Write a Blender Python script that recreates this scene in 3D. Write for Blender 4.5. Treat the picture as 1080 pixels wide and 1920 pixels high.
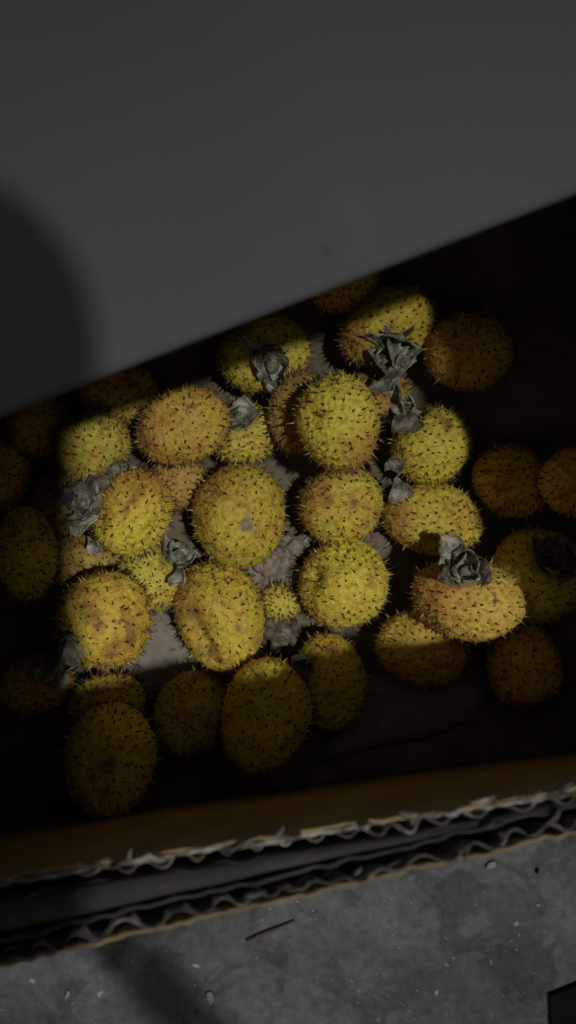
import bpy, bmesh, math, random
import numpy as np
from mathutils import Vector, Matrix

# ------------------------------------------------------------------ camera, light, exposure
for o in list(bpy.data.objects):
    bpy.data.objects.remove(o)
scene = bpy.context.scene
COL = scene.collection
CAM_H = 0.36            # camera height over the concrete, looking straight down into the box
FPX = 1407.0            # focal length in pixels of the 1080 px wide photograph

cam_d = bpy.data.cameras.new('camera')
cam = bpy.data.objects.new('camera', cam_d)
COL.objects.link(cam)
cam.location = (0, 0, CAM_H)
cam.rotation_euler = (0, 0, 0)
cam_d.sensor_fit = 'HORIZONTAL'
cam_d.sensor_width = 36.0
cam_d.lens = 36.0 * FPX / 1080.0
cam_d.clip_start = 0.01
cam_d.clip_end = 50.0
cam_d.dof.use_dof = True
cam_d.dof.focus_distance = 0.315
cam_d.dof.aperture_fstop = 20
scene.camera = cam

world = bpy.data.worlds.new('World')
scene.world = world
world.use_nodes = True
bg = world.node_tree.nodes['Background']
bg.inputs['Color'].default_value = (1.0, 0.96, 0.86, 1)
bg.inputs['Strength'].default_value = 0.125

LAMP = Vector((-0.02 + 0.305 * 4.5, -0.02 - 0.042 * 4.5, 0.2 + 4.5))
ld = bpy.data.lights.new('room_lamp', 'SPOT')
ld.energy = 470.0
ld.color = (1.0, 0.98, 0.95)
ld.shadow_soft_size = 0.08
ld.spot_size = math.radians(7.2)
ld.spot_blend = 1.0
lamp = bpy.data.objects.new('room_lamp', ld)
COL.objects.link(lamp)
lamp.location = LAMP
lamp.rotation_euler = (Vector((0.0, -0.11, 0.10)) - LAMP).to_track_quat('-Z', 'Y').to_euler()

scene.view_settings.view_transform = 'Standard'
scene.view_settings.look = 'None'
scene.view_settings.exposure = 0.0
scene.view_settings.gamma = 1.0
scene.view_settings.use_curve_mapping = False

# ------------------------------------------------------------------ helpers
rng = np.random.RandomState(7)
random.seed(7)

def P(x, y, z):
    """photo pixel -> point at height z"""
    d = CAM_H - z
    return Vector(((x - 540.0) / FPX * d, (960.0 - y) / FPX * d, z))

def tag(o, label=None, cat=None, group=None, kind=None):
    if label: o['label'] = label
    if cat: o['category'] = cat
    if group: o['group'] = group
    if kind: o['kind'] = kind
    return o

def empty(name, loc):
    o = bpy.data.objects.new(name, None)
    o.empty_display_size = 0.01
    COL.objects.link(o)
    o.location = loc
    return o

def mesh_obj(name, verts, faces, mat, parent=None, smooth=True, loc=None):
    me = bpy.data.meshes.new(name)
    me.from_pydata([tuple(v) for v in verts], [], [tuple(f) for f in faces])
    if smooth:
        me.polygons.foreach_set('use_smooth', [True] * len(me.polygons))
    me.update()
    o = bpy.data.objects.new(name, me)
    me.materials.append(mat)
    COL.objects.link(o)
    if parent: o.parent = parent
    if loc is not None: o.location = loc
    return o

def set_col(me, cols, name='Col'):
    a = me.color_attributes.new(name, 'FLOAT_COLOR', 'POINT')
    c = np.ones((len(me.vertices), 4), dtype=np.float32)
    c[:, :3] = cols
    a.data.foreach_set('color', c.ravel())

class Wave:
    """smooth random field made of many sines"""
    def __init__(self, freq, n=14, seed=0):
        r = np.random.RandomState(seed)
        d = r.normal(size=(n, 3)); d /= np.linalg.norm(d, axis=1)[:, None]
        self.k = d * (freq * r.uniform(0.6, 1.5, n))[:, None]
        self.p = r.uniform(0, 6.283, n); self.n = n
    def __call__(self, p):
        return np.sin(np.asarray(p) @ self.k.T + self.p).sum(1) / math.sqrt(self.n)

def new_mat(name):
    m = bpy.data.materials.new(name)
    m.use_nodes = True
    nt = m.node_tree
    return m, nt, nt.nodes['Principled BSDF']

def nnode(nt, typ, **kw):
    n = nt.nodes.new(typ)
    for k, v in kw.items():
        if k in n.inputs: n.inputs[k].default_value = v
        else: setattr(n, k, v)
    return n

def ramp(nt, stops):
    n = nt.nodes.new('ShaderNodeValToRGB')
    e = n.color_ramp.elements
    while len(e) < len(stops): e.new(0.5)
    for i, (p, c) in enumerate(stops):
        e[i].position = p
        e[i].color = (c[0], c[1], c[2], 1) if not isinstance(c, (int, float)) else (c, c, c, 1)
    return n

def mix(nt, blend='MIX', fac=1.0):
    n = nt.nodes.new('ShaderNodeMix')
    n.data_type = 'RGBA'; n.blend_type = blend
    n.inputs[0].default_value = fac
    return n

# ------------------------------------------------------------------ materials
def noise_mat(name, stops, scale, rough=0.85, bump=0.3, bscale=200, bdist=0.0006, detail=6, speck=None, stretch=None):
    m, nt, b = new_mat(name)
    tc = nnode(nt, 'ShaderNodeTexCoord')
    src = tc.outputs['Object']
    if stretch:
        mp = nnode(nt, 'ShaderNodeMapping'); mp.inputs['Scale'].default_value = stretch
        nt.links.new(src, mp.inputs[0]); src = mp.outputs[0]
    n1 = nnode(nt, 'ShaderNodeTexNoise', Scale=scale, Detail=float(detail), Roughness=0.62)
    nt.links.new(src, n1.inputs['Vector'])
    r = ramp(nt, stops); nt.links.new(n1.outputs['Fac'], r.inputs[0])
    out = r.outputs[0]
    if speck:
        sc, lo, hi, colr, f = speck
        n3 = nnode(nt, 'ShaderNodeTexNoise', Scale=sc, Detail=3.0)
        nt.links.new(src, n3.inputs['Vector'])
        r3 = ramp(nt, [(lo, 0.0), (hi, f)]); nt.links.new(n3.outputs['Fac'], r3.inputs[0])
        mx = mix(nt); nt.links.new(r3.outputs[0], mx.inputs[0]); nt.links.new(out, mx.inputs[6])
        mx.inputs[7].default_value = (*colr, 1); out = mx.outputs[2]
    nt.links.new(out, b.inputs['Base Color'])
    b.inputs['Roughness'].default_value = rough
    n2 = nnode(nt, 'ShaderNodeTexNoise', Scale=bscale, Detail=5.0)
    nt.links.new(src, n2.inputs['Vector'])
    bp = nnode(nt, 'ShaderNodeBump', Strength=bump, Distance=bdist)
    nt.links.new(n2.outputs['Fac'], bp.inputs['Height']); nt.links.new(bp.outputs[0], b.inputs['Normal'])
    return m

def fruit_mat():
    m, nt, b = new_mat('fruit_skin')
    at = nnode(nt, 'ShaderNodeAttribute', attribute_name='Col')
    tc = nnode(nt, 'ShaderNodeTexCoord')
    n1 = nnode(nt, 'ShaderNodeTexNoise', Scale=420.0, Detail=6.0, Roughness=0.65)
    nt.links.new(tc.outputs['Object'], n1.inputs['Vector'])
    r = ramp(nt, [(0.28, (0.45, 0.38, 0.34)), (0.50, (1, 1, 1)), (0.72, (1.28, 1.27, 1.3))])
    nt.links.new(n1.outputs['Fac'], r.inputs[0])
    mx = mix(nt, 'MULTIPLY'); nt.links.new(at.outputs['Color'], mx.inputs[6]); nt.links.new(r.outputs[0], mx.inputs[7])
    # brown flecks of the skin
    n3 = nnode(nt, 'ShaderNodeTexNoise', Scale=260.0, Detail=4.0, Roughness=0.6)
    nt.links.new(tc.outputs['Object'], n3.inputs['Vector'])
    r3 = ramp(nt, [(0.63, 0.0), (0.70, 0.75)]); nt.links.new(n3.outputs['Fac'], r3.inputs[0])
    m2 = mix(nt); nt.links.new(r3.outputs[0], m2.inputs[0]); nt.links.new(mx.outputs[2], m2.inputs[6])
    m2.inputs[7].default_value = (0.15, 0.075, 0.025, 1)
    nt.links.new(m2.outputs[2], b.inputs['Base Color'])
    b.inputs['Roughness'].default_value = 0.6
    b.inputs['Specular IOR Level'].default_value = 0.25
    b.inputs['Subsurface Weight'].default_value = 0.08
    b.inputs['Subsurface Radius'].default_value = (1.0, 0.6, 0.15)
    b.inputs['Subsurface Scale'].default_value = 0.0015
    v = nnode(nt, 'ShaderNodeTexVoronoi', Scale=560.0)
    nt.links.new(tc.outputs['Object'], v.inputs['Vector'])
    bp = nnode(nt, 'ShaderNodeBump', Strength=0.6, Distance=0.0008, invert=True)
    nt.links.new(v.outputs['Distance'], bp.inputs['Height'])
    bp2 = nnode(nt, 'ShaderNodeBump', Strength=0.8, Distance=0.0007)
    nt.links.new(n1.outputs['Fac'], bp2.inputs['Height'])
    nt.links.new(bp.outputs[0], bp2.inputs['Normal'])
    nt.links.new(bp2.outputs[0], b.inputs['Normal'])
    return m

def attr_mat(name, rough):
    m, nt, b = new_mat(name)
    at = nnode(nt, 'ShaderNodeAttribute', attribute_name='Col')
    nt.links.new(at.outputs['Color'], b.inputs['Base Color'])
    b.inputs['Roughness'].default_value = rough
    return m

M = {}
M['fruit'] = fruit_mat()
M['spine'] = attr_mat('spine', 0.55)
M['calyx'] = noise_mat('dry_calyx', [(0.33, (0.05, 0.044, 0.03)), (0.48, (0.20, 0.20, 0.14)), (0.62, (0.50, 0.50, 0.41))], 170, 0.9, 0.8, 500, 0.0008)
M['calyx_dark'] = noise_mat('dry_calyx_dark', [(0.32, (0.035, 0.025, 0.018)), (0.52, (0.14, 0.11, 0.08)), (0.68, (0.34, 0.30, 0.24))], 220, 0.9, 0.8, 500, 0.0008)
M['stalk'] = noise_mat('stalk', [(0.3, (0.10, 0.10, 0.05)), (0.6, (0.28, 0.29, 0.2)), (0.75, (0.4, 0.4, 0.33))], 300, 0.85, 0.6, 700, 0.0005)
M['board'] = noise_mat('cardboard', [(0.3, (0.20, 0.14, 0.065)), (0.55, (0.28, 0.20, 0.10)), (0.75, (0.35, 0.26, 0.14))], 60, 0.9, 0.35, 600, 0.0004, stretch=(1, 1, 0.3))
M['tan'] = noise_mat('cardboard_liner', [(0.3, (0.13, 0.09, 0.045)), (0.55, (0.20, 0.145, 0.075)), (0.75, (0.26, 0.20, 0.12))], 110, 0.9, 0.4, 700, 0.0004)
M['torn'] = noise_mat('torn_paper', [(0.40, (0.03, 0.025, 0.018)), (0.50, (0.13, 0.12, 0.10)), (0.63, (0.40, 0.385, 0.35))], 75, 0.95, 0.9, 900, 0.0008)
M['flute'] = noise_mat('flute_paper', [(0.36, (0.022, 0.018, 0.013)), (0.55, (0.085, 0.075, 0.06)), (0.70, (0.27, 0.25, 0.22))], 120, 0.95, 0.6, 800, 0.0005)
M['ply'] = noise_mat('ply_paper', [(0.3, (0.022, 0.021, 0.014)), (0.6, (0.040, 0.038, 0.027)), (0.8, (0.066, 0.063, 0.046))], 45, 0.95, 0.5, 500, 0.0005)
M['tray'] = noise_mat('box_bottom_paper', [(0.25, (0.11, 0.082, 0.052)), (0.5, (0.17, 0.13, 0.084)), (0.75, (0.23, 0.18, 0.12))], 55, 0.95, 0.5, 350, 0.0007, speck=(420, 0.62, 0.7, (0.06, 0.045, 0.03), 0.7))
M['paper'] = noise_mat('lit_floor_patch', [(0.25, (0.19, 0.16, 0.125)), (0.5, (0.27, 0.235, 0.19)), (0.75, (0.33, 0.29, 0.24))], 90, 0.95, 0.5, 400, 0.0006, speck=(300, 0.62, 0.7, (0.08, 0.06, 0.04), 0.7))  # box floor in a paler copy, its lit stretches put into the colour
M['crumb'] = noise_mat('pale_crumb', [(0.3, (0.09, 0.07, 0.05)), (0.5, (0.25, 0.205, 0.155)), (0.68, (0.44, 0.38, 0.31))], 260, 0.95, 0.9, 900, 0.0008)
M['twig'] = noise_mat('twig', [(0.3, (0.06, 0.04, 0.025)), (0.7, (0.15, 0.10, 0.06))], 200, 0.9, 0.6, 900, 0.0004)
M['grit'] = noise_mat('grit', [(0.3, (0.10, 0.10, 0.10)), (0.7, (0.36, 0.36, 0.36))], 400, 0.85)
M['chip'] = noise_mat('paint_chip', [(0.3, (0.22, 0.22, 0.25)), (0.7, (0.42, 0.42, 0.47))], 300, 0.7)
M['black'] = noise_mat('black_slab', [(0.3, (0.004, 0.004, 0.004)), (0.7, (0.009, 0.009, 0.009))], 80, 0.8)
M['black'].node_tree.nodes['Principled BSDF'].inputs['Specular IOR Level'].default_value = 0.1
M['case'] = noise_mat('phone_shadow_caster', [(0.3, (0.012, 0.012, 0.013)), (0.7, (0.02, 0.02, 0.022))], 60, 0.6)

def concrete():
    m, nt, b = new_mat('concrete')
    tc = nnode(nt, 'ShaderNodeTexCoord')
    def nz(sc, det, rough=0.6, dist=0.0):
        n = nnode(nt, 'ShaderNodeTexNoise', Scale=sc, Detail=float(det), Roughness=rough, Distortion=dist)
        nt.links.new(tc.outputs['Object'], n.inputs['Vector']); return n
    a = nz(13, 8, 0.6, 0.6); ra = ramp(nt, [(0.30, (0.052, 0.058, 0.059)), (0.46, (0.090, 0.097, 0.098)), (0.62, (0.138, 0.145, 0.145))])
    nt.links.new(a.outputs['Fac'], ra.inputs[0])
    p = nz(32, 5, 0.55, 1.0); rp = ramp(nt, [(0.54, 1.0), (0.60, 0.60)])
    nt.links.new(p.outputs['Fac'], rp.inputs[0])
    mx = mix(nt, 'MULTIPLY', 0.85); nt.links.new(ra.outputs[0], mx.inputs[6]); nt.links.new(rp.outputs[0], mx.inputs[7])
    f = nz(210, 4); rf = ramp(nt, [(0.3, 0.72), (0.5, 1.0), (0.7, 1.25)]); nt.links.new(f.outputs['Fac'], rf.inputs[0])
    m2 = mix(nt, 'MULTIPLY', 1.0); nt.links.new(mx.outputs[2], m2.inputs[6]); nt.links.new(rf.outputs[0], m2.inputs[7])
    s = nz(150, 2, 0.4); rs = ramp(nt, [(0.70, 0.0), (0.76, 0.8)]); nt.links.new(s.outputs['Fac'], rs.inputs[0])
    m3 = mix(nt); nt.links.new(rs.outputs[0], m3.inputs[0]); nt.links.new(m2.outputs[2], m3.inputs[6]); m3.inputs[7].default_value = (0.36, 0.37, 0.37, 1)
    # faint brown stains
    t = nz(18, 3); rt = ramp(nt, [(0.62, 0.0), (0.74, 0.4)]); nt.links.new(t.outputs['Fac'], rt.inputs[0])
    m4 = mix(nt); nt.links.new(rt.outputs[0], m4.inputs[0]); nt.links.new(m3.outputs[2], m4.inputs[6]); m4.inputs[7].default_value = (0.13, 0.10, 0.075, 1)
    nt.links.new(m4.outputs[2], b.inputs['Base Color'])
    b.inputs['Roughness'].default_value = 0.9
    bp = nnode(nt, 'ShaderNodeBump', Strength=0.6, Distance=0.0012); nt.links.new(f.outputs['Fac'], bp.inputs['Height'])
    bp2 = nnode(nt, 'ShaderNodeBump', Strength=0.5, Distance=0.003); nt.links.new(p.outputs['Fac'], bp2.inputs['Height'])
    nt.links.new(bp.outputs[0], bp2.inputs['Normal']); nt.links.new(bp2.outputs[0], b.inputs['Normal'])
    return m
M['concrete'] = concrete()

def panel_mat():
    m, nt, b = new_mat('cover_board')
    tc = nnode(nt, 'ShaderNodeTexCoord')
    n = nnode(nt, 'ShaderNodeTexNoise', Scale=9.0, Detail=5.0)
    nt.links.new(tc.outputs['Object'], n.inputs['Vector'])
    r = ramp(nt, [(0.25, (0.066, 0.070, 0.077)), (0.5, (0.079, 0.082, 0.088)), (0.75, (0.088, 0.091, 0.097))]); nt.links.new(n.outputs['Fac'], r.inputs[0])
    # the faint pale scuff and the small dark mark beside it
    out = r.outputs[0]
    for (px_, py_, rad, colr, f, sy) in ((662, 415, 0.0075, (0.125, 0.115, 0.105), 0.30, 0.8), (612, 472, 0.0016, (0.045, 0.04, 0.04), 0.55, 1.0), (640, 440, 0.004, (0.07, 0.068, 0.068), 0.25, 1.0)):
        q = P(px_, py_, PANEL_Z)
        vs = nnode(nt, 'ShaderNodeVectorMath', operation='SUBTRACT'); nt.links.new(tc.outputs['Object'], vs.inputs[0]); vs.inputs[1].default_value = (q.x, q.y, 0.0)
        ml = nnode(nt, 'ShaderNodeVectorMath', operation='MULTIPLY'); nd = nnode(nt, 'ShaderNodeTexNoise', Scale=140.0, Detail=3.0); nt.links.new(tc.outputs['Object'], nd.inputs['Vector'])
        ns_ = nnode(nt, 'ShaderNodeVectorMath', operation='MULTIPLY_ADD'); nt.links.new(nd.outputs['Color'], ns_.inputs[0]); ns_.inputs[1].default_value = (rad * 1.6,) * 3; nt.links.new(vs.outputs[0], ns_.inputs[2])
        nv_ = nnode(nt, 'ShaderNodeVectorMath', operation='SUBTRACT'); nt.links.new(ns_.outputs[0], nv_.inputs[0]); nv_.inputs[1].default_value = (rad * .8,) * 3
        nt.links.new(nv_.outputs[0], ml.inputs[0]); ml.inputs[1].default_value = (1, sy, 0)
        ln = nnode(nt, 'ShaderNodeVectorMath', operation='LENGTH'); nt.links.new(ml.outputs[0], ln.inputs[0])
        mr = nnode(nt, 'ShaderNodeMapRange'); mr.interpolation_type = 'SMOOTHSTEP'
        mr.inputs['From Min'].default_value = rad * 0.3; mr.inputs['From Max'].default_value = rad
        mr.inputs['To Min'].default_value = f; mr.inputs['To Max'].default_value = 0.0
        nt.links.new(ln.outputs['Value'], mr.inputs['Value'])
        mx = mix(nt); nt.links.new(mr.outputs[0], mx.inputs[0]); nt.links.new(out, mx.inputs[6]); mx.inputs[7].default_value = (*colr, 1)
        out = mx.outputs[2]
    nt.links.new(out, b.inputs['Base Color'])
    b.inputs['Roughness'].default_value = 0.75
    n2 = nnode(nt, 'ShaderNodeTexNoise', Scale=900.0, Detail=3.0); nt.links.new(tc.outputs['Object'], n2.inputs['Vector'])
    bp = nnode(nt, 'ShaderNodeBump', Strength=0.12, Distance=0.0003); nt.links.new(n2.outputs['Fac'], bp.inputs['Height']); nt.links.new(bp.outputs[0], b.inputs['Normal'])
    return m
PANEL_Z = 0.216
M['panel'] = panel_mat()

# ------------------------------------------------------------------ floor
s = 3.0
fl = mesh_obj('concrete_floor', [(-s, -s, 0), (s, -s, 0), (s, s, 0), (-s, s, 0)], [(0, 1, 2, 3)], M['concrete'])
tag(fl, kind='structure')
fl['label'] = 'stained grey concrete floor under the cardboard box'; fl['category'] = 'floor'

# ------------------------------------------------------------------ cardboard box
box = empty('cardboard_box', (0, 0, 0))
tag(box, 'open brown corrugated cardboard box holding spiny yellow fruit, its torn edges showing flutes', 'box')
BZ = 0.006              # top of the box bottom

def line_pt(a, b, x):
    t = (x - a[0]) / (b[0] - a[0])
    return (x, a[1] + (b[1] - a[1]) * t)

def sheet(name, p0, p1, q0, q1, th, mat, n=260, rag=0.0, rseed=0, parent=None, rfreq=300, bulge=0.0):
    """upright paper ply: bottom p0->p1, top q0->q1, thickness th to the outside (near side); ragged top"""
    p0, p1, q0, q1 = map(Vector, (p0, p1, q0, q1))
    L = (p1 - p0).length
    w1 = Wave(rfreq, seed=rseed); w2 = Wave(rfreq * 3.1, seed=rseed + 1); w3 = Wave(rfreq * .25, seed=rseed + 2)
    d = (q1 - q0); side = Vector((d.y, -d.x, 0)).normalized()
    V = []; F = []
    rows = 6
    for i in range(n + 1):
        t = i / n
        b = p0.lerp(p1, t); u = q0.lerp(q1, t)
        arg = np.array([[t * L, 0.3, 0.1]])
        h = rag * (w1(arg)[0] + 0.6 * w2(arg)[0] + 0.8 * w3(arg)[0])
        lat = rag * 0.5 * (w2(arg + 5)[0] + w3(arg + 2)[0])
        for j in range(rows):
            f = j / (rows - 1)
            e = f ** 8
            c = b.lerp(u, f) + side * (bulge * math.sin(f * math.pi) + lat * e) + Vector((0, 0, h * e))
            V.append(c)
            V.append(c + side * (th * (1 + 0.5 * e)))
    R = rows * 2
    for i in range(n):
        for j in range(rows - 1):
            a = i * R + j * 2; b_ = (i + 1) * R + j * 2
            F.append((a, b_, b_ + 2, a + 2)); F.append((a + 1, a + 3, b_ + 3, b_ + 1))
        a = i * R + (rows - 1) * 2; b_ = (i + 1) * R + (rows - 1) * 2
        F.append((a, b_, b_ + 1, a + 1))
    return mesh_obj(name, V, F, mat, parent)

def flutes(name, p0, p1, q0, q1, off, amp, wl, mat, parent, seed):
    """corrugated medium, a sine sheet with its crushed top"""
    p0, p1, q0, q1 = map(Vector, (p0, p1, q0, q1))
    L = (q1 - q0).length; n = int(L / wl * 14)
    d = (q1 - q0); side = Vector((d.y, -d.x, 0)).normalized(); al = d.normalized()
    w = Wave(120, seed=seed); w2 = Wave(420, seed=seed + 3)
    V = []; F = []
    for i in range(n + 1):
        t = i / n
        arg = np.array([[t * L, 0.1, 0.7]])
        ph = t * L / wl * 2 * math.pi + 2.4 * w(arg)[0]
        am = amp * min(1.15, max(.15, 0.75 + 0.5 * w(arg + 3)[0]))
        sy = math.sin(ph); sy = math.copysign(abs(sy) ** 0.8, sy)
        h = 0.0008 * w2(arg)[0] + 0.0009 * w(arg + 9)[0] - .0006
        for k, tt in enumerate((-0.00035, 0.00035)):
            b = p0.lerp(p1, t) + side * (off + am * sy + tt)
            u = q0.lerp(q1, t) + side * (off + am * sy + tt) + Vector((0, 0, h))
            V += [b, b.lerp(u, 0.8), u]
    for i in range(n):
        a = i * 6; b_ = a + 6
        F += [(a, b_, b_ + 1, a + 1), (a + 1, b_ + 1, b_ + 2, a + 2), (a + 3, a + 4, b_ + 4, b_ + 3), (a + 4, a + 5, b_ + 5, b_ + 4), (a + 2, b_ + 2, b_ + 5, a + 5)]
    return mesh_obj(name, V, F, mat, parent)

# near wall: inner corrugated sheet
ZA = 0.184
XA0, XA1 = -700, 1990
qa0 = P(*line_pt((150, 1622), (1080, 1476), XA0), ZA); qa1 = P(*line_pt((150, 1622), (1080, 1476), XA1), ZA)
def wbot(px):   # bottom edge of the near wall as seen in the photo
    return P(*line_pt((45, 1538), (1080, 1405), px), BZ)
pa0 = wbot(-300); pa1 = wbot(1258)
wall_in = empty('near_wall', (0, 0, 0)); wall_in.parent = box
sheet('inner_liner', pa0, pa1, qa0, qa1, 0.0006, M['board'], rag=0.0004, rseed=11, parent=wall_in)
sheet('torn_edge', pa0.lerp(qa0, .985) + Vector((0, -.0007, 0)), pa1.lerp(qa1, .985) + Vector((0, -.0007, 0)), qa0 + Vector((0, -.0007, .0006)), qa1 + Vector((0, -.0007, .0006)), 0.0006, M['torn'], n=520, rag=0.0005, rseed=21, parent=wall_in, rfreq=420)
flutes('flutes', pa0, pa1, qa0 - Vector((0, 0, .002)), qa1 - Vector((0, 0, .002)), 0.0032, 0.0013, 0.0080, M['flute'], wall_in, 31)
sheet('outer_liner', pa0 + Vector((.001, -.005, 0)), pa1 + Vector((.001, -.005, 0)), qa0 + Vector((.001, -.0055, -.003)), qa1 + Vector((.001, -.0055, -.003)), 0.0006, M['ply'], rag=0.0008, rseed=41, parent=wall_in)

# near wall: outer corrugated sheet
qb0 = P(*line_pt((180, 1764), (1080, 1556), -650), ZA); qb1 = P(*line_pt((180, 1764), (1080, 1556), 1990), ZA)
pb0 = pa0 + Vector((0, -.016, .001 - BZ)); pb1 = pa1 + Vector((0, -.016, .001 - BZ))
wall_out = empty('near_outer_wall', (0, 0, 0)); wall_out.parent = box
sheet('outer_liner', pb0, pb1, qb0, qb1, 0.0006, M['tan'], n=420, rag=0.0005, rseed=51, parent=wall_out, rfreq=380)
inn = Vector((-.0005, .0013, .0008))
flutes('flutes', pb0 + inn, pb1 + inn, qb0 + inn, qb1 + inn, 0.0, 0.0014, 0.0090, M['flute'], wall_out, 61)
inn = Vector((-.001, .0044, -.002))
sheet('inner_liner', pb0 + inn, pb1 + inn, qb0 + inn, qb1 + inn, 0.0006, M['ply'], rag=0.0006, rseed=71, parent=wall_out)
# folded ply filling the gap between the two sheets
V = []; F = []; n = 160
w = Wave(60, seed=5); w2 = Wave(200, seed=6)
a0 = qa0 + Vector((.001, -.0064, 0)); a1 = qa1 + Vector((.001, -.0064, 0)); b0 = qb0 + Vector((0, .0060, 0)); b1 = qb1 + Vector((0, .0060, 0))
for i in range(n + 1):
    t = i / n
    A = a0.lerp(a1, t); B = b0.lerp(b1, t)
    for j in range(7):
        f = j / 6
        c = A.lerp(B, f)
        z = -0.0042 + 0.0022 * math.sin(f * math.pi) + 0.0008 * w(np.array([[c.x, c.y, 0]]))[0] + 0.0004 * w2(np.array([[c.x, c.y, 0]]))[0]
        V.append((c.x, c.y, c.z + z))
for i in range(n):
    for j in range(6):
        a = i * 7 + j
        F.append((a, a + 7, a + 8, a + 1))
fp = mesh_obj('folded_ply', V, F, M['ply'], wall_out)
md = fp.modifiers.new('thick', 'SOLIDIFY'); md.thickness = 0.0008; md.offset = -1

# fuzzy shreds along the torn edge
def shred(px, py, ln, ang, wd, mat, parent, z=ZA + .001, lift=0.002):
    c = P(px, py, z); V = []; F = []
    n = 9; w = Wave(700, seed=int(px))
    dv = Vector((math.cos(ang), math.sin(ang), 0)); sd = Vector((-dv.y, dv.x, 0))
    for i in range(n + 1):
        t = i / n
        p = c + dv * ((t - .5) * ln) + Vector((0, 0, lift * math.sin(t * 3.0) + .0004 * w([[t * ln, 0, 0]])[0])) + sd * (.0009 * w([[t * ln, 1, 0]])[0])
        h = wd * (0.35 + 0.65 * math.sin(math.pi * (0.1 + 0.8 * t))) * (1 + .4 * w([[t * ln, 3, 0]])[0]) * .5
        V += [p - sd * h, p + Vector((0, 0, h * .7)), p + sd * h, p - Vector((0, 0, h * .5))]
    for i in range(n):
        for k in range(4):
            F.append((i * 4 + k, i * 4 + (k + 1) % 4, i * 4 + 4 + (k + 1) % 4, i * 4 + 4 + k))
    F += [(0, 3, 2, 1), (n * 4, n * 4 + 1, n * 4 + 2, n * 4 + 3)]
    return mesh_obj('paper_shred', V, F, mat, parent)
for a in ((175, 1622, .011, .1, .0032), (245, 1612, .013, .12, .0026), (252, 1600, .004, 1.9, .0014), (300, 1607, .010, .03, .0022),
          (385, 1597, .006, .3, .0022), (450, 1583, .012, .15, .0020), (527, 1560, .004, .9, .0024), (545, 1568, .007, .2, .0018),
          (683, 1547, .004, .2, .0024), (760, 1530, .005, .3, .0026), (845, 1520, .009, .2, .0020), (905, 1503, .009, .1, .0032),
          (990, 1490, .008, .2, .0020), (1050, 1480, .009, .2, .0024)):
    shred(a[0], a[1], a[2] * .75, a[3], a[4] * .62, M['torn'], wall_in, lift=.0012)
for a in ((400, 1700, .006, .3, .0020), (480, 1680, .007, .4, .0022), (548, 1668, .006, .1, .0022), (665, 1637, .006, .4, .0022), (735, 1620, .005, .2, .0018),
          (880, 1600, .006, .8, .0020), (915, 1545, .005, .5, .0022), (1035, 1535, .007, .7, .0026), (1000, 1560, .006, .3, .002)):
    shred(a[0], a[1], a[2] * .75, a[3], a[4] * .6, M['flute'], wall_out, z=ZA - .001, lift=.001)

# other walls, bottom
def wall(name, b0, b1, t0, t1, th=0.005):
    b0, b1, t0, t1 = map(Vector, (b0, b1, t0, t1))
    d = (t1 - t0); sd = Vector((d.y, -d.x, 0)).normalized() * th
    V = [b0, b1, t1, t0, b0 + sd, b1 + sd, t1 + sd, t0 + sd]
    F = [(0, 1, 2, 3), (4, 7, 6, 5), (3, 2, 6, 7), (0, 4, 5, 1), (0, 3, 7, 4), (1, 5, 6, 2)]
    return mesh_obj(name, V, F, M['board'], box, smooth=False)
ZT = 0.2125
wall('right_wall', (0.178, -0.108, .001), (0.118, 0.235, .001), (0.148, -0.058, ZT), (0.064, 0.235, ZT))
wall('far_wall', (0.118, 0.240, .001), (-0.275, 0.155, .001), (0.064, 0.240, ZT), (-0.275, 0.155, ZT))
wall('left_wall', (-0.275, 0.150, .001), (-0.215, -0.168, .001), (-0.275, 0.150, ZT), (-0.205, -0.145, ZT))
bt = mesh_obj('bottom', [(-.22, -.165, BZ), (.178, -.106, BZ), (.118, .236, BZ), (-.275, .152, BZ), (-.22, -.165, .002), (.178, -.106, .002), (.118, .236, .002), (-.275, .152, .002)],
              [(0, 1, 2, 3), (4, 7, 6, 5), (0, 4, 5, 1), (1, 5, 6, 2), (2, 6, 7, 3), (3, 7, 4, 0)], M['tray'], box, smooth=False)
# paper flap of the box bottom in the near left corner (pale fold line)
f0 = P(-120, 1520, BZ + .006); f1 = P(135, 1506, BZ + .006); f2 = P(150, 1330, BZ + .003); f3 = P(-140, 1330, BZ + .003)
bf = mesh_obj('bottom_flap', [f0, f1, f2, f3], [(0, 1, 2, 3)], M['tray'], box, smooth=False)
md = bf.modifiers.new('thick', 'SOLIDIFY'); md.thickness = 0.0012; md.offset = 0

def paper(pts, seed, name='lit_floor_patch'):  # pale sheet standing in for a lit stretch of box floor
    c = sum((P(x, y, BZ) for x, y in pts), Vector()) / len(pts)
    V = [c + Vector((0, 0, .0022))]; w = Wave(500, seed=seed); ring = []
    n = len(pts); sub = 8
    for i in range(n):
        a = P(*pts[i], BZ); b = P(*pts[(i + 1) % n], BZ)
        for k in range(sub): ring.append(a.lerp(b, k / sub))
    for sc, hz in ((.55, .0018), (1, .0008)):
        for q in ring:
            d = w([q])[0]
            V.append(c + (q - c) * (sc * (1 + .035 * d)) + Vector((0, 0, hz + .0003 * d)))
    m = len(ring)
    F = [(0, 1 + i, 1 + (i + 1) % m) for i in range(m)] + [(1 + i, 1 + m + i, 1 + m + (i + 1) % m, 1 + (i + 1) % m) for i in range(m)]
    o = mesh_obj(name, V, F, M['paper'], box)
    md = o.modifiers.new('thick', 'SOLIDIFY'); md.thickness = .0005; md.offset = -1
    return o
paper([(215, 1120), (330, 1090), (420, 1190), (395, 1300), (260, 1330), (200, 1250)], 81)
paper([(600, 1330), (690, 1270), (800, 1255), (930, 1300), (880, 1350), (800, 1385), (700, 1400), (610, 1425)], 82)
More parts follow.
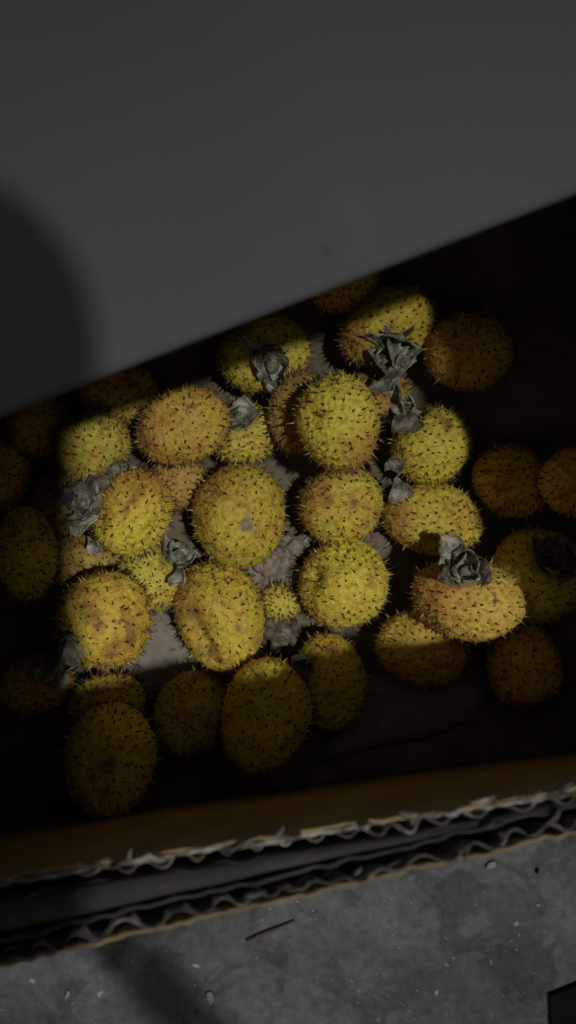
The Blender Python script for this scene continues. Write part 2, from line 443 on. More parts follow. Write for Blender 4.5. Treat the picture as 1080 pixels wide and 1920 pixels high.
# unseen flap added at the left to keep ambient light off the fruit
fl_ = mesh_obj('left_shade_flap', [(-.272, .150, .2135), (-.203, -.140, .2135), (-.070, -.105, .2100), (-.072, .015, .2100), (-.130, .115, .2120)], [(0, 1, 2, 3, 4)], M['board'], box, smooth=False)
md = fl_.modifiers.new('thick', 'SOLIDIFY'); md.thickness = .003; md.offset = -1

# ------------------------------------------------------------------ grey panel over the far part of the box
e0 = P(*line_pt((0, 777), (1080, 360), -1500), PANEL_Z); e1 = P(*line_pt((0, 777), (1080, 360), 1900), PANEL_Z)
dv = (e1 - e0).normalized(); up = Vector((-dv.y, dv.x, 0))
bm = bmesh.new()
pts = [e0, e1, e1 + up * .36, e0 + up * .36]
vb = [bm.verts.new((p.x, p.y, -0.0025)) for p in pts]; vt = [bm.verts.new((p.x, p.y, 0.0)) for p in pts]
bm.faces.new(vt); bm.faces.new(vb[::-1])
for i in range(4):
    bm.faces.new((vb[i], vb[(i + 1) % 4], vt[(i + 1) % 4], vt[i]))
bmesh.ops.bevel(bm, geom=[e for e in bm.edges], offset=.0006, segments=2, affect='EDGES')
me = bpy.data.meshes.new('cover_board'); bm.to_mesh(me); bm.free(); me.materials.append(M['panel'])
pn = bpy.data.objects.new('cover_board', me); COL.objects.link(pn); pn.location = (0, 0, PANEL_Z)
tag(pn, 'smooth plain grey board covering the far side of the box, with a faint smudge', 'board')

# ------------------------------------------------------------------ spiny fruit
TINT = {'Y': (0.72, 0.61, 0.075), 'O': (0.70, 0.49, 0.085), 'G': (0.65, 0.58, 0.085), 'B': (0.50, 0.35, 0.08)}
# x, y, a, b (photo pixels), angle, layer, tint, list of dents (dx, dy in radii, depth, width), blush direction, label
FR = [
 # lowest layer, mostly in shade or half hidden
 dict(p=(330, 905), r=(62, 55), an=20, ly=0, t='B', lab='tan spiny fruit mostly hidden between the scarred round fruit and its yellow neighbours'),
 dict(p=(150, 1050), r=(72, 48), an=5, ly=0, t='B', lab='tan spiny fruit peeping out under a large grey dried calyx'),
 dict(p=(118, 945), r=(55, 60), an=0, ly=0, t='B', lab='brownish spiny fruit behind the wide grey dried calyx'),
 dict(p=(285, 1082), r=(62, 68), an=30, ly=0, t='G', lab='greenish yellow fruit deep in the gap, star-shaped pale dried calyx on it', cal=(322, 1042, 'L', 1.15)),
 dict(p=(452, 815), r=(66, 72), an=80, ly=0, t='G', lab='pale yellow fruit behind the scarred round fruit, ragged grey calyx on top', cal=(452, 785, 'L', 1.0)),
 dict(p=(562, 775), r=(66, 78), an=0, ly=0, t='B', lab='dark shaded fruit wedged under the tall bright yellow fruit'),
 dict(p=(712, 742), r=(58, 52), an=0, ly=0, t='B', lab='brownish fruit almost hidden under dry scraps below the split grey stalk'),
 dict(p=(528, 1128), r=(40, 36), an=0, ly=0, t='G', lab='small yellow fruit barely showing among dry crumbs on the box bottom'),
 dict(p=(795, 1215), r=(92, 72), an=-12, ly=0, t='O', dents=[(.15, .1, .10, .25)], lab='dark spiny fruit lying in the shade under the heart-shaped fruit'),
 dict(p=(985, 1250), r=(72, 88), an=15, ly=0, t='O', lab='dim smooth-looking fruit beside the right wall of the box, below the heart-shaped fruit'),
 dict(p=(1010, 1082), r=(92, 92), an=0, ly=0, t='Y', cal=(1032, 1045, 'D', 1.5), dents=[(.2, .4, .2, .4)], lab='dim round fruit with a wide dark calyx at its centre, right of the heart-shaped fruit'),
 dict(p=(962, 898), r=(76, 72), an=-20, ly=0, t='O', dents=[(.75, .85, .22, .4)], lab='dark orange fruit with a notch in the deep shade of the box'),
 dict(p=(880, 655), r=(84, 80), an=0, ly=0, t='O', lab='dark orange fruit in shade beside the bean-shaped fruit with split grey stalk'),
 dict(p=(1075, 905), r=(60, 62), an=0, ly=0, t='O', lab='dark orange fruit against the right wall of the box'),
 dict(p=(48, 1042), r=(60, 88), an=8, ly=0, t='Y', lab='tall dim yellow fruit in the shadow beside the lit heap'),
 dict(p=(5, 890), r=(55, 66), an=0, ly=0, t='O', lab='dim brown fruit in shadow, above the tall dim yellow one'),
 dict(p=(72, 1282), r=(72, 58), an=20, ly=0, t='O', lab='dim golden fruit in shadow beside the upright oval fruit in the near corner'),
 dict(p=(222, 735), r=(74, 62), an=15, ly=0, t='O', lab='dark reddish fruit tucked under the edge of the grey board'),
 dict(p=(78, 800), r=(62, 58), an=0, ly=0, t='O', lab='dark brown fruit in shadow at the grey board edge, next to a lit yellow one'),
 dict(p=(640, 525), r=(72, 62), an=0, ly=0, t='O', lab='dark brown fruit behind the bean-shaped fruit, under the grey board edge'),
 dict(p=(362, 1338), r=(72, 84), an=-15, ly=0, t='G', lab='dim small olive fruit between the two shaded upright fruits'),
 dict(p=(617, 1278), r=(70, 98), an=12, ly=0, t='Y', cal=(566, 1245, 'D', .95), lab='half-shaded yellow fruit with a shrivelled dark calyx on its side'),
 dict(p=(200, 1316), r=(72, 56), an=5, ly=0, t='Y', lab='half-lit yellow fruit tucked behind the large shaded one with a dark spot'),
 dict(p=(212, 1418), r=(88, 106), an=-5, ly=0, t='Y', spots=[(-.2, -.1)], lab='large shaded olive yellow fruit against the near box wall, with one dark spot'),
 # middle layer
 dict(p=(497, 1343), r=(86, 106), an=-12, ly=1, t='Y', dents=[(-.45, .1, .16, .25)], lab='shaded upright yellow fruit by the near wall, its spiny tip catching light'),
 dict(p=(178, 838), r=(76, 66), an=35, ly=1, t='G', cal=(212, 882, 'L', .75), lab='yellow fruit with a small grey calyx, between the grey board and the leafy-calyx fruit'),
 dict(p=(497, 660), r=(90, 76), an=10, ly=1, t='Y', cal=(506, 688, 'L', 1.25), dents=[(.05, -.2, .1, .4)], lab='half-shaded fruit beside the grey board edge, ragged grey calyx facing up'),
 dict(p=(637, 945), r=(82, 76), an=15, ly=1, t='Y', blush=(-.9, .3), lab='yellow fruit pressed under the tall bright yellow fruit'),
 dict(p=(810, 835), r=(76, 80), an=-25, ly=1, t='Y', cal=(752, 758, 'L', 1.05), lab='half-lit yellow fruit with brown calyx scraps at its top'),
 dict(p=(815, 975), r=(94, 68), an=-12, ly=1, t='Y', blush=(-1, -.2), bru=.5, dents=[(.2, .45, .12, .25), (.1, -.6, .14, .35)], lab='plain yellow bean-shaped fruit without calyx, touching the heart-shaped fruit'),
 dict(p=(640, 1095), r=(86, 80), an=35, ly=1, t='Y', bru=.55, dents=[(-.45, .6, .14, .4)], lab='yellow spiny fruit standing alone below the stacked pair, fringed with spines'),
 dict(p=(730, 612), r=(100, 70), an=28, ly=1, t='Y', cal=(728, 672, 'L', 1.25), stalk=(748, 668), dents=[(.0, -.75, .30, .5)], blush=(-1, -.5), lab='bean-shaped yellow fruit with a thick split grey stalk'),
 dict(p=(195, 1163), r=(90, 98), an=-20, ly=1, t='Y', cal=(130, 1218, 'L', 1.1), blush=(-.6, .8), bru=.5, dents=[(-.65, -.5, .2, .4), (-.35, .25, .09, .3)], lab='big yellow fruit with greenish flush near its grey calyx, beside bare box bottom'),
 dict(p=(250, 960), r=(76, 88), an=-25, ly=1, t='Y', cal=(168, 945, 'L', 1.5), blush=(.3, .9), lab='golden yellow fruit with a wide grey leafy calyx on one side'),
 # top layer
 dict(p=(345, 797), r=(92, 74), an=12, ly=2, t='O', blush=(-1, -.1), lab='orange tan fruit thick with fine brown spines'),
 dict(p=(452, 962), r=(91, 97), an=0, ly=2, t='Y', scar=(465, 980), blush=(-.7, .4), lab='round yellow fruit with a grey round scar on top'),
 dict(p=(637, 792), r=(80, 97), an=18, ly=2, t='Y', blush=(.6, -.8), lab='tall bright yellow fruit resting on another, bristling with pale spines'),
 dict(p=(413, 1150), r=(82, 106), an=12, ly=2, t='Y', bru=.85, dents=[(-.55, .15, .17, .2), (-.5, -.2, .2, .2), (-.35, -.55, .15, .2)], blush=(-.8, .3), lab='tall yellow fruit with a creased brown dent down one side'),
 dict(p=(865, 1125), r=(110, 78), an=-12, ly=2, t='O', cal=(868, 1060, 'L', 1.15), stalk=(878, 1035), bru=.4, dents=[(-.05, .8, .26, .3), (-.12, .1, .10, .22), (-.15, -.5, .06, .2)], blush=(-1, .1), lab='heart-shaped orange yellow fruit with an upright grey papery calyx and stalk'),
]

def unit_pts(n):
    i = np.arange(n) + .5
    ph = np.arccos(1 - 2 * i / n); th = math.pi * (1 + 5 ** .5) * i
    return np.stack([np.cos(th) * np.sin(ph), np.sin(th) * np.sin(ph), np.cos(ph)], 1)

def rotz(a):
    c, s_ = math.cos(a), math.sin(a)
    return np.array([[c, -s_, 0], [s_, c, 0], [0, 0, 1.0]])

# let every fruit sink along its line of sight until it rests on the box bottom or on fruit below it
UP = unit_pts(420)
placed = []
for f in FR:
    zc = BZ + 0.006
    R = rotz(math.radians(f['an']))
    while True:
        d = CAM_H - zc
        ax = np.array([f['r'][0] * .97 * d / FPX, f['r'][1] * .97 * d / FPX, 0])
        ax[2] = min(ax[0], ax[1]) * .98
        c = np.array(P(f['p'][0], f['p'][1], zc))
        ok = zc - ax[2] >= BZ + .0006
        if ok:
            pts = (UP * ax) @ R.T + c
            for (c2, ax2, R2) in placed:
                if np.linalg.norm(c - c2) > max(ax) + max(ax2): continue
                q = ((pts - c2) @ R2) / (ax2 * .93)
                if ((q ** 2).sum(1) < 1).any(): ok = False; break
        if ok or zc > 0.13: break
        zc += 0.0012
    placed.append((c, ax, R)); f['c'] = c; f['ax'] = ax; f['R'] = R

def ico(sub):
    b = bmesh.new(); bmesh.ops.create_icosphere(b, subdivisions=sub, radius=1)
    v = np.array([x.co[:] for x in b.verts]); fc = [[y.index for y in x.verts] for x in b.faces]
    b.free(); return v, fc
ICO = {4: ico(4), 5: ico(5), 6: ico(6)}

def surf_dir(f, px, py):
    """unit direction (in the fruit's own unit sphere) below the given photo pixel"""
    d = CAM_H - f['c'][2] - f['ax'][2] * .6
    off = np.array([(px - 540) / FPX * d - f['c'][0], (960 - py) / FPX * d - f['c'][1], 0])
    u = (f['R'].T @ off) / f['ax']
    r2 = u[0] ** 2 + u[1] ** 2
    if r2 > .92: u[:2] *= math.sqrt(.92 / r2); r2 = .92
    u[2] = math.sqrt(1 - r2)
    return u

def leaf_mesh(L, W, seed, curl, crump):
    r = np.random.RandomState(seed)
    nu, nv = 12, 8
    w = Wave(520, seed=seed); w2 = Wave(1300, seed=seed + 1)
    V = []
    for i in range(nu):
        t = i / (nu - 1)
        wd = W * (0.45 + 1.0 * math.sin(math.pi * min(1, t * .9 + .1)) ** .7) * (1 - t) ** .55 * .55 + .0003
        a = curl * t
        cx = L * (math.sin(a) / curl if abs(curl) > 1e-3 else t); cz = L * ((1 - math.cos(a)) / curl if abs(curl) > 1e-3 else 0)
        for j in range(nv):
            s_ = j / (nv - 1) * 2 - 1
            p = np.array([cx, s_ * wd, cz + abs(s_) ** 2 * wd * .45])
            jag = 1 + .38 * w2([p])[0] * abs(s_)
            p[1] *= jag
            p += crump * np.array([.5 * w([p + 1])[0], .4 * w([p + 2])[0], w([p])[0] + .5 * w2([p])[0]])
            V.append(p)
    F = [(i * nv + j, (i + 1) * nv + j, (i + 1) * nv + j + 1, i * nv + j + 1) for i in range(nu - 1) for j in range(nv - 1)]
    return np.array(V), F

def frame_from(n, tw=0.0):
    n = Vector(n).normalized()
    x = n.cross(Vector((0, 0, 1))) if abs(n.z) < .9 else n.cross(Vector((0, 1, 0)))
    x.normalize(); y = n.cross(x)
    c, s_ = math.cos(tw), math.sin(tw)
    x2 = x * c + y * s_; y2 = n.cross(x2)
    return np.array([x2, y2, n]).T

def tube(name, pts, radii, mat, parent, sides=8, seed=0, rough=0.0):
    V = []; F = []
    pts = [Vector(p) for p in pts]
    w = Wave(600, seed=seed)
    for i, p in enumerate(pts):
        d = (pts[min(i + 1, len(pts) - 1)] - pts[max(i - 1, 0)]).normalized()
        B = frame_from(d)
        for k in range(sides):
            a = 2 * math.pi * k / sides
            off = B @ np.array([math.cos(a), math.sin(a), 0]) * radii[i]
            q = np.array(p) + off
            q = q + off * rough * w([q])[0]
            V.append(q)
    n = len(pts)
    for i in range(n - 1):
        for k in range(sides):
            F.append((i * sides + k, i * sides + (k + 1) % sides, (i + 1) * sides + (k + 1) % sides, (i + 1) * sides + k))
    F.append(tuple(range(sides))[::-1]); F.append(tuple((n - 1) * sides + k for k in range(sides)))
    return mesh_obj(name, V, F, mat, parent)

GROUP = 'spiny yellow fruit heaped in the cardboard box'
for fi, f in enumerate(FR):
    c, ax, R = f['c'], f['ax'], f['R']
    base = np.array([c[0], c[1], c[2] - ax[2]])
    root = empty('spiny_fruit', Vector(base))
    tag(root, f['lab'], 'fruit', GROUP)
    r = np.random.RandomState(100 + fi)
    U, fc = ICO[5]
    lowA = Wave(1.7, seed=200 + fi); lowB = Wave(4.0, seed=300 + fi)
    nsp = 300 if max(f['r']) > 65 else 190
    S = unit_pts(nsp) + r.normal(scale=.045, size=(nsp, 3))
    # turn the spiral so its pole does not face the camera
    T = np.array(Matrix.Rotation(r.uniform(.8, 2.2), 3, Vector((r.normal(), r.normal(), .1)).normalized()))
    S = S @ T.T; S /= np.linalg.norm(S, axis=1)[:, None]
    dents = []
    for (dx, dy, dep, wd) in f.get('dents', []):
        uu = np.array([dx, dy, math.sqrt(max(.05, 1 - dx * dx - dy * dy))]); dents.append((uu / np.linalg.norm(uu), dep, wd))
    own = list(dents)
    for q in range(3):
        uu = r.normal(size=3); uu[2] = abs(uu[2]) + .2; uu /= np.linalg.norm(uu)
        dents.append((uu, r.uniform(.05, .13), r.uniform(.22, .5)))
    cal_u = None
    if 'cal' in f:
        cal_u = surf_dir(f, f['cal'][0], f['cal'][1]); dents.append((cal_u, .13, .30))
    scar_u = surf_dir(f, *f['scar']) if 'scar' in f else None
    if scar_u is not None: dents.append((scar_u, .03, .12))
    def radius(D):
        k = 1 + .060 * lowA(D) + .026 * lowB(D)
        for (uu, dep, wd) in dents:
            an = np.arccos(np.clip(D @ uu, -1, 1))
            k = k - dep * np.exp(-(an / wd) ** 2)
        return k
    k = radius(U)
    cosd = U @ S.T                                   # small hump under each spine
    near = np.arccos(np.clip(cosd.max(1), -1, 1))
    hump = np.exp(-(near / .055) ** 2)
    k = k + .028 * hump + .007 * Wave(26, 30, seed=700 + fi)(U)
    Vv = (U * k[:, None] * ax) @ R.T + np.array([0, 0, ax[2]])
    body = mesh_obj('skin', Vv, fc, M['fruit'], root)
    # pigment
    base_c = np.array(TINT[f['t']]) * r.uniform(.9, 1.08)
    pat = Wave(2.6, seed=400 + fi)(U); pat2 = Wave(8.0, seed=500 + fi)(U); pat3 = Wave(20.0, seed=600 + fi)(U)
    orange = np.clip(.25 + .35 * pat + .2 * pat2, 0, 1)
    brown = np.clip(.45 * pat2 + .38 * pat3 + .35 * pat - .52, 0, .8)
    Wd = U @ R.T
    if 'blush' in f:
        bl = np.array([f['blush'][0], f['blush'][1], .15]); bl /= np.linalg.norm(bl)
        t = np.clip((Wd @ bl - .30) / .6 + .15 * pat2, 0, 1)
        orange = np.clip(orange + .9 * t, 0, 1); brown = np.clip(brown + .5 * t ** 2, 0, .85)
    colr = base_c[None] * (1 - orange[:, None]) + (base_c * np.array([1.0, .72, .85]))[None] * orange[:, None]
    colr = colr * (1 - brown[:, None]) + np.array([.23, .115, .05])[None] * brown[:, None]
    if 'bru' in f:
        for (uu, dep, wd) in own:
            t = (np.exp(-(np.arccos(np.clip(U @ uu, -1, 1)) / (wd * 1.05)) ** 2) * np.clip(f['bru'] * (.75 + .45 * pat3), 0, .9))[:, None]
            colr = colr * (1 - t) + np.array([.16, .10, .035]) * t
    for (sx, sy) in f.get('spots', []):
        uu = np.array([sx, sy, .95]); uu /= np.linalg.norm(uu)
        t = np.exp(-(np.arccos(np.clip(U @ uu, -1, 1)) / .07) ** 2)[:, None]
        colr = colr * (1 - t) + np.array([.03, .02, .01]) * t
    if cal_u is not None:
        t = np.exp(-(np.arccos(np.clip(U @ cal_u, -1, 1)) / .48) ** 2)[:, None] * .75
        colr = colr * (1 - t) + np.array([.19, .21, .045]) * t
    if scar_u is not None:
        t = np.clip(1.6 * np.exp(-(np.arccos(np.clip(U @ scar_u, -1, 1)) / (.16 + .03 * pat3)) ** 4), 0, .9)[:, None]
        colr = colr * (1 - t) + np.array([.27, .235, .16]) * t
    rim = np.clip(near / .16, 0, 1)[:, None]         # skin is duller right at the spine roots
    set_col(body.data, np.clip(colr, .005, .9))
    # spines: curved thin cones, one joined part
    keep = np.ones(nsp, bool)
    if cal_u is not None: keep &= (S @ cal_u) < math.cos(.34)
    if scar_u is not None: keep &= (S @ scar_u) < math.cos(.14)
    keep &= r.uniform(size=nsp) > .08
    V = []; F = []; C = []
    for sdir in S[keep]:
        kk = radius(sdir[None])[0] + .012
        p = R @ (sdir * kk * ax); nrm = R @ (sdir / ax); nrm /= np.linalg.norm(nrm)
        nrm = nrm + r.normal(scale=.13, size=3); nrm /= np.linalg.norm(nrm)
        Ls = r.uniform(.0018, .0038); rb = r.uniform(.00036, .00056)
        bend = r.normal(scale=.18, size=3) * Ls
        B = frame_from(nrm, r.uniform(0, 6))
        dark = r.uniform(.5, 1.0)
        i0 = len(V)
        if dark > .60: cols = (base_c * .75, np.array([.105, .055, .028]), np.array([.06, .032, .02]), np.array([.075, .045, .028]))
        else: cols = (base_c, base_c * .62 + np.array([.03, .015, .01]), np.array([.36, .26, .11]), np.array([.42, .33, .2]))
        for (t, rr, cc) in ((-.25, 1.35, 0), (.22, .82, 1), (.6, .42, 2)):
            ctr = p + nrm * Ls * t + bend * max(t, 0) ** 2
            for q in range(5):
                a = 2 * math.pi * q / 5
                V.append(ctr + B @ np.array([math.cos(a), math.sin(a), 0]) * rb * rr)
                C.append(cols[cc])
        V.append(p + nrm * Ls + bend); C.append(cols[3])
        for ring in range(2):
            for q in range(5):
                a = i0 + ring * 5 + q; b_ = i0 + ring * 5 + (q + 1) % 5
                F.append((a, b_, b_ + 5, a + 5))
        for q in range(5):
            F.append((i0 + 10 + q, i0 + 10 + (q + 1) % 5, i0 + 15))
    for sdir in r.normal(size=(150, 3)):
        sdir = sdir / np.linalg.norm(sdir)
        if cal_u is not None and sdir @ cal_u > math.cos(.30): continue
        p = R @ (sdir * (radius(sdir[None])[0] - .004) * ax); nrm = R @ (sdir / ax); nrm /= np.linalg.norm(nrm)
        nrm = nrm + r.normal(scale=.2, size=3); nrm /= np.linalg.norm(nrm)
        Ls = r.uniform(.0016, .0036); B = frame_from(nrm, r.uniform(0, 6)); i0 = len(V)
        cc = np.array([.42, .33, .19]) * r.uniform(.5, 1.1)
        for q in range(3):
            a = 2.094 * q
            V.append(p + B @ np.array([math.cos(a), math.sin(a), 0]) * .00022); C.append(base_c * .9)
        V.append(p + nrm * Ls); C.append(cc)
        F += [(i0, i0 + 1, i0 + 3), (i0 + 1, i0 + 2, i0 + 3), (i0 + 2, i0, i0 + 3)]
    V = np.array(V) + np.array([0, 0, ax[2]])
    sp = mesh_obj('spines', V, F, M['spine'], root)
    tag(sp, kind='stuff')
    set_col(sp.data, np.clip(np.array(C), .003, .9))
    # calyx
    if cal_u is not None:
        px_, py_, style, size = f['cal']
        mat = M['calyx'] if style == 'L' else M['calyx_dark']
        kk = radius(cal_u[None])[0]
        p = R @ (cal_u * kk * ax) + np.array([0, 0, ax[2]])
        nrm = R @ (cal_u / ax); nrm /= np.linalg.norm(nrm)
        nrm = nrm + np.array([0, 0, .25]); nrm /= np.linalg.norm(nrm)
        cal = empty('calyx', Vector(p)); cal.parent = root
        ns = 6
        big = 'stalk' in f
        if big:
            tz = c[2] + ax[2] + .010
            tip = np.array(P(f['stalk'][0], f['stalk'][1], tz)) - base - p
            nrm = tip / np.linalg.norm(tip) + np.array([0, 0, .35]); nrm /= np.linalg.norm(nrm); ns = 8
        a0 = r.uniform(0, 6)
        for q in range(ns):
            L = size * r.uniform(.0060, .0125); W = size * r.uniform(.0036, .0072)
            if big: L *= 1.25; W *= 1.7
            LV, LF = leaf_mesh(L, W, 1000 + fi * 10 + q, r.uniform(-.6, 2.2), .0011)
            B = frame_from(nrm, a0 + 2 * math.pi * q / ns + r.normal(scale=.2))
            tilt = np.array(Matrix.Rotation(-(r.uniform(.5, 1.35) if big else r.uniform(.15, .75)), 3, 'Y'))
            LV = (LV @ tilt.T + np.array([.0015 * size, 0, .0006 + .0004 * q])) @ B.T
            so = mesh_obj('sepal', LV, LF, mat if r.uniform() < .75 else M['calyx_dark'], cal)
            md = so.modifiers.new('thick', 'SOLIDIFY'); md.thickness = .0006
            so.data.polygons.foreach_set('use_smooth', [False] * len(so.data.polygons))
        # stalk stub
        if 'stalk' in f:
            pts = [nrm * -.001, nrm * .004, nrm * .008 + np.array([.0008, 0, 0])]; ra = [.0026, .0021, .0024]
        else:
            tip = nrm * .0052 * size + r.normal(scale=.0012, size=3)
            pts = [nrm * -.001, tip * .5, tip]; ra = [.0021 * size, .0016 * size, .0019 * size]
        tube('stalk', pts, ra, M['stalk'] if style == 'L' else M['calyx_dark'], cal, 9, fi, .22)

# ------------------------------------------------------------------ loose dry scraps in the box
def lump(name, center, size, mat, seed, flat=.6, label=None, cat=None, group=None):
    U, fc = ICO[4]
    w = Wave(3, seed=seed); w2 = Wave(9, seed=seed + 1); w3 = Wave(22, seed=seed + 2)
    k = 1 + .25 * w(U) + .17 * w2(U) + .07 * w3(U)
    V = U * k[:, None] * np.array([size, size * .8, size * flat])
    zmin = V[:, 2].min()
    V = V @ rotz(seed * 1.3).T
    V[:, 2] -= zmin
    o = mesh_obj(name, V, fc, mat, None, True, Vector(center))
    return tag(o, label, cat, group)

lump('pale_crumb', P(505, 1052, BZ), .0105, M['crumb'], 3, .5, 'large pale pinkish crumb on the box bottom below the scarred round fruit', 'crumb', 'dry crumbs on the box bottom')
lump('pale_crumb', P(545, 1022, BZ), .0075, M['crumb'], 5, .6, 'smaller pale crumb in the gap between the scarred fruit and the pressed fruit', 'crumb', 'dry crumbs on the box bottom')
lump('grey_crumb', P(520, 1180, BZ), .009, M['calyx_dark'], 9, .5, 'dark grey dry crumb below the small yellow fruit', 'crumb', 'dry crumbs on the box bottom')
lump('grey_crumb', P(700, 1010, BZ), .007, M['crumb'], 13, .5, 'grey dry crumb beside the fruit pressed under its neighbour', 'crumb', 'dry crumbs on the box bottom')
lump('grey_crumb', P(243, 1255, BZ), .006, M['crumb'], 17, .5, 'pale dry crumb at the edge of the bare box bottom', 'crumb', 'dry crumbs on the box bottom')

def scrap(px, py, z, L, W, ang, seed, mat, label, curl=1.0, tilt=.3):
    LV, LF = leaf_mesh(L, W, seed, curl, .0008)
    LV = LV @ np.array(Matrix.Rotation(-tilt, 3, 'Y')).T @ rotz(math.radians(ang)).T
    o = mesh_obj('dry_scrap', LV, LF, mat, None, True, P(px, py, z))
    md = o.modifiers.new('thick', 'SOLIDIFY'); md.thickness = .0007
    o.data.polygons.foreach_set('use_smooth', [False] * len(o.data.polygons))
    return tag(o, label, 'dry scrap', 'dried calyx scraps lying among the fruit')
SC = [
 (715, 712, .052, .011, .009, -60, 31, 'calyx', 'olive dry scrap hanging below the split grey stalk', 1.1, .4),
 (735, 755, .050, .011, .010, 20, 32, 'calyx', 'curled pale dry scrap between the tall bright fruit and the half-lit one', 2.0, .4),
 (738, 790, .046, .013, .007, -10, 33, 'calyx_dark', 'brown dry scrap lying on the half-lit yellow fruit', .5, .2),
 (735, 885, .038, .010, .006, 80, 34, 'calyx', 'narrow grey dry scrap standing beside the pressed yellow fruit', .8, .5),
 (735, 915, .030, .011, .006, -20, 35, 'calyx', 'grey dry scrap between the pressed fruit and the bean-shaped fruit', .7, .2),
 (480, 1180, .016, .012, .008, 150, 36, 'calyx_dark', 'dark dry scrap beside the creased fruit', .8, .2),
 (530, 1075, .012, .013, .008, 10, 37, 'calyx_dark', 'dark dry scrap next to the large pale crumb', .6, .2),
 (575, 1030, .010, .011, .007, 40, 38, 'calyx', 'grey dry scrap above the fruit standing alone', .6, .2),
 (130, 985, .048, .014, .006, 15, 39, 'calyx', 'long pale dry scrap below the wide grey leafy calyx', .5, .15),
 (165, 1020, .044, .009, .005, -20, 40, 'calyx', 'small forked dry scrap above the tan fruit', .9, .2),
 (195, 920, .050, .010, .008, 120, 41, 'calyx_dark', 'dark dry scrap at the top of the wide grey leafy calyx', .9, .4),
 (120, 1245, .036, .014, .010, 200, 42, 'calyx', 'grey green dry scrap below the big flushed fruit', .6, .2),
 (325, 1075, .040, .009, .005, -30, 43, 'calyx', 'white edged dry scrap under the star-shaped calyx', .9, .3),
]
for (x, y, z, L, W, a, sd, mt, lb, cu, ti) in SC:
    scrap(x, y, z, L, W, a, sd, M[mt], lb, cu, ti)

# ------------------------------------------------------------------ bits on the concrete
pts = [P(462, 1764, .0014), P(490, 1753, .0018), P(520, 1741, .0016), P(553, 1727, .0014)]
tw = tube('twig', [p - pts[0] for p in pts], [.0005, .0009, .0009, .0005], M['twig'], None, 7, 3, .2)
tw.location = pts[0]
tag(tw, 'thin brown twig on the concrete in front of the box', 'twig')
def chip(px, py, size, ang, seed, mat, name, label, cat, group, squash=.55):
    U, fc = ico(2)
    w = Wave(2.5, seed=seed)
    V = U * (1 + .22 * w(U))[:, None] * np.array([size, size * squash, size * .4])
    V[:, 2] -= V[:, 2].min(); V = V @ rotz(math.radians(ang)).T
    o = mesh_obj(name, V, fc, mat, None, False, P(px, py, 0.0002))
    return tag(o, label, cat, group)
chip(127, 1862, .0024, 65, 1, M['grit'], 'paint_chip', 'small whitish chip on the concrete near the box corner', 'chip', 'chips on the concrete')
chip(394, 1868, .0030, 110, 2, M['grit'], 'paint_chip', 'small whitish chip at the edge of the slanting shadow band', 'chip', 'chips on the concrete')
chip(918, 1622, .0024, 30, 3, M['grit'], 'paint_chip', 'small whitish chip close to the tan outer edge of the box', 'chip', 'chips on the concrete')
chip(1006, 1632, .0014, 80, 4, M['black'], 'dark_pebble', 'tiny dark pebble close to the tan outer edge of the box', 'pebble', None)
# fine grit
V = []; F = []
U, fc = ico(1)
for i in range(170):
    q = P(rng.uniform(-60, 1160), rng.uniform(1580, 1990), 0)
    sz = rng.uniform(.00018, .0007) * (1.8 if rng.uniform() < .06 else 1)
    o = len(V)
    for v in U * rng.uniform(.6, 1.3, (len(U), 3)): V.append((q.x + v[0] * sz, q.y + v[1] * sz, sz * .3 + v[2] * sz * .5))
    F += [tuple(o + t for t in g) for g in fc]
g = mesh_obj('grit', V, F, M['grit'], None, False)
tag(g, 'fine pale grit scattered over the concrete', 'grit', None, 'stuff')

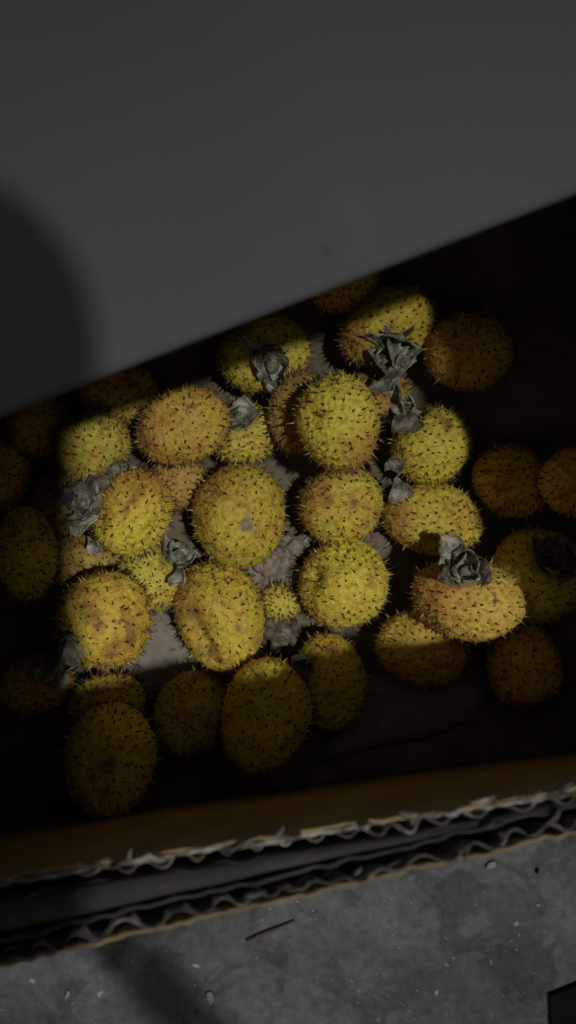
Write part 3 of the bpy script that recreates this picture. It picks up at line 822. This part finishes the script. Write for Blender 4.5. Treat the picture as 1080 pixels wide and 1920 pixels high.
# dark slab whose corner enters the picture
bm = bmesh.new()
c0 = P(1032, 1868, .003)
for (x, y) in ((0, 0), (.09, .036), (.14, -.10), (.004, -.12)):
    bm.verts.new((x, y, 0))
f_ = bm.faces.new(bm.verts); ex = bmesh.ops.extrude_face_region(bm, geom=[f_])
bmesh.ops.translate(bm, vec=(0, 0, .003), verts=[v for v in ex['geom'] if isinstance(v, bmesh.types.BMVert)])
bmesh.ops.recalc_face_normals(bm, faces=bm.faces)
me = bpy.data.meshes.new('dark_slab'); bm.to_mesh(me); bm.free(); me.materials.append(M['black'])
o = bpy.data.objects.new('dark_slab', me); COL.objects.link(o); o.location = (c0.x, c0.y, 0.0002)
tag(o, 'corner of a black slab lying on the concrete', 'slab')

# ------------------------------------------------------------------ unseen phone, outlined from its shadow; arm added for the floor band
PH_Z = 0.42
def toward_lamp(p, z):
    t = (z - p.z) / (LAMP.z - p.z)
    return p.lerp(LAMP, t)
phone = empty('shadow_phone_rig', (0, 0, 0))
tag(phone, 'unseen phone shaped to its rounded shadow, with an added arm casting the floor band', 'phone')
outl = [(184, 760), (186, 690), (183, 640), (176, 590), (160, 525), (122, 452), (62, 384), (0, 338), (-70, 312), (-160, 305), (-260, 330), (-350, 390), (-410, 480), (-430, 600),
        (-430, 1900), (-400, 2000), (-320, 2050), (60, 2060), (140, 2020), (178, 1940)]
pts = [toward_lamp(P(x, y, PANEL_Z), PH_Z) for (x, y) in outl]
n = len(pts)
V = [tuple(p) for p in pts] + [(p.x, p.y, p.z + .010) for p in pts]
F = [tuple(range(n))[::-1] if False else tuple(range(n)), tuple(range(n, 2 * n))[::-1]] + [(i, i + n, (i + 1) % n + n, (i + 1) % n) for i in range(n)]
mesh_obj('phone_shadow_caster', V, F, M['case'], phone, smooth=False)
ZK = PH_Z + .004
k1 = toward_lamp(P(60, 1605, 0), ZK); k2 = toward_lamp(P(235, 1790, 0), ZK); k3 = toward_lamp(P(360, 1920, 0), ZK); k4 = toward_lamp(P(560, 2130, 0), ZK)
tube('band_shadow_arm', [k1, (k1 + k2) / 2, k2, k3, k4, Vector((.36, -.60, .36)), Vector((.45, -.68, .24)), Vector((.48, -.70, .01))], [.0125] * 8, M['case'], phone, 12)  # added arm, lined up with the lamp to throw the slanting band
tube('shadow_arm_base', [Vector((.48, -.70, .0005)), Vector((.48, -.70, .012))], [.09, .085], M['case'], phone, 32)  # added foot that carries the unseen arm
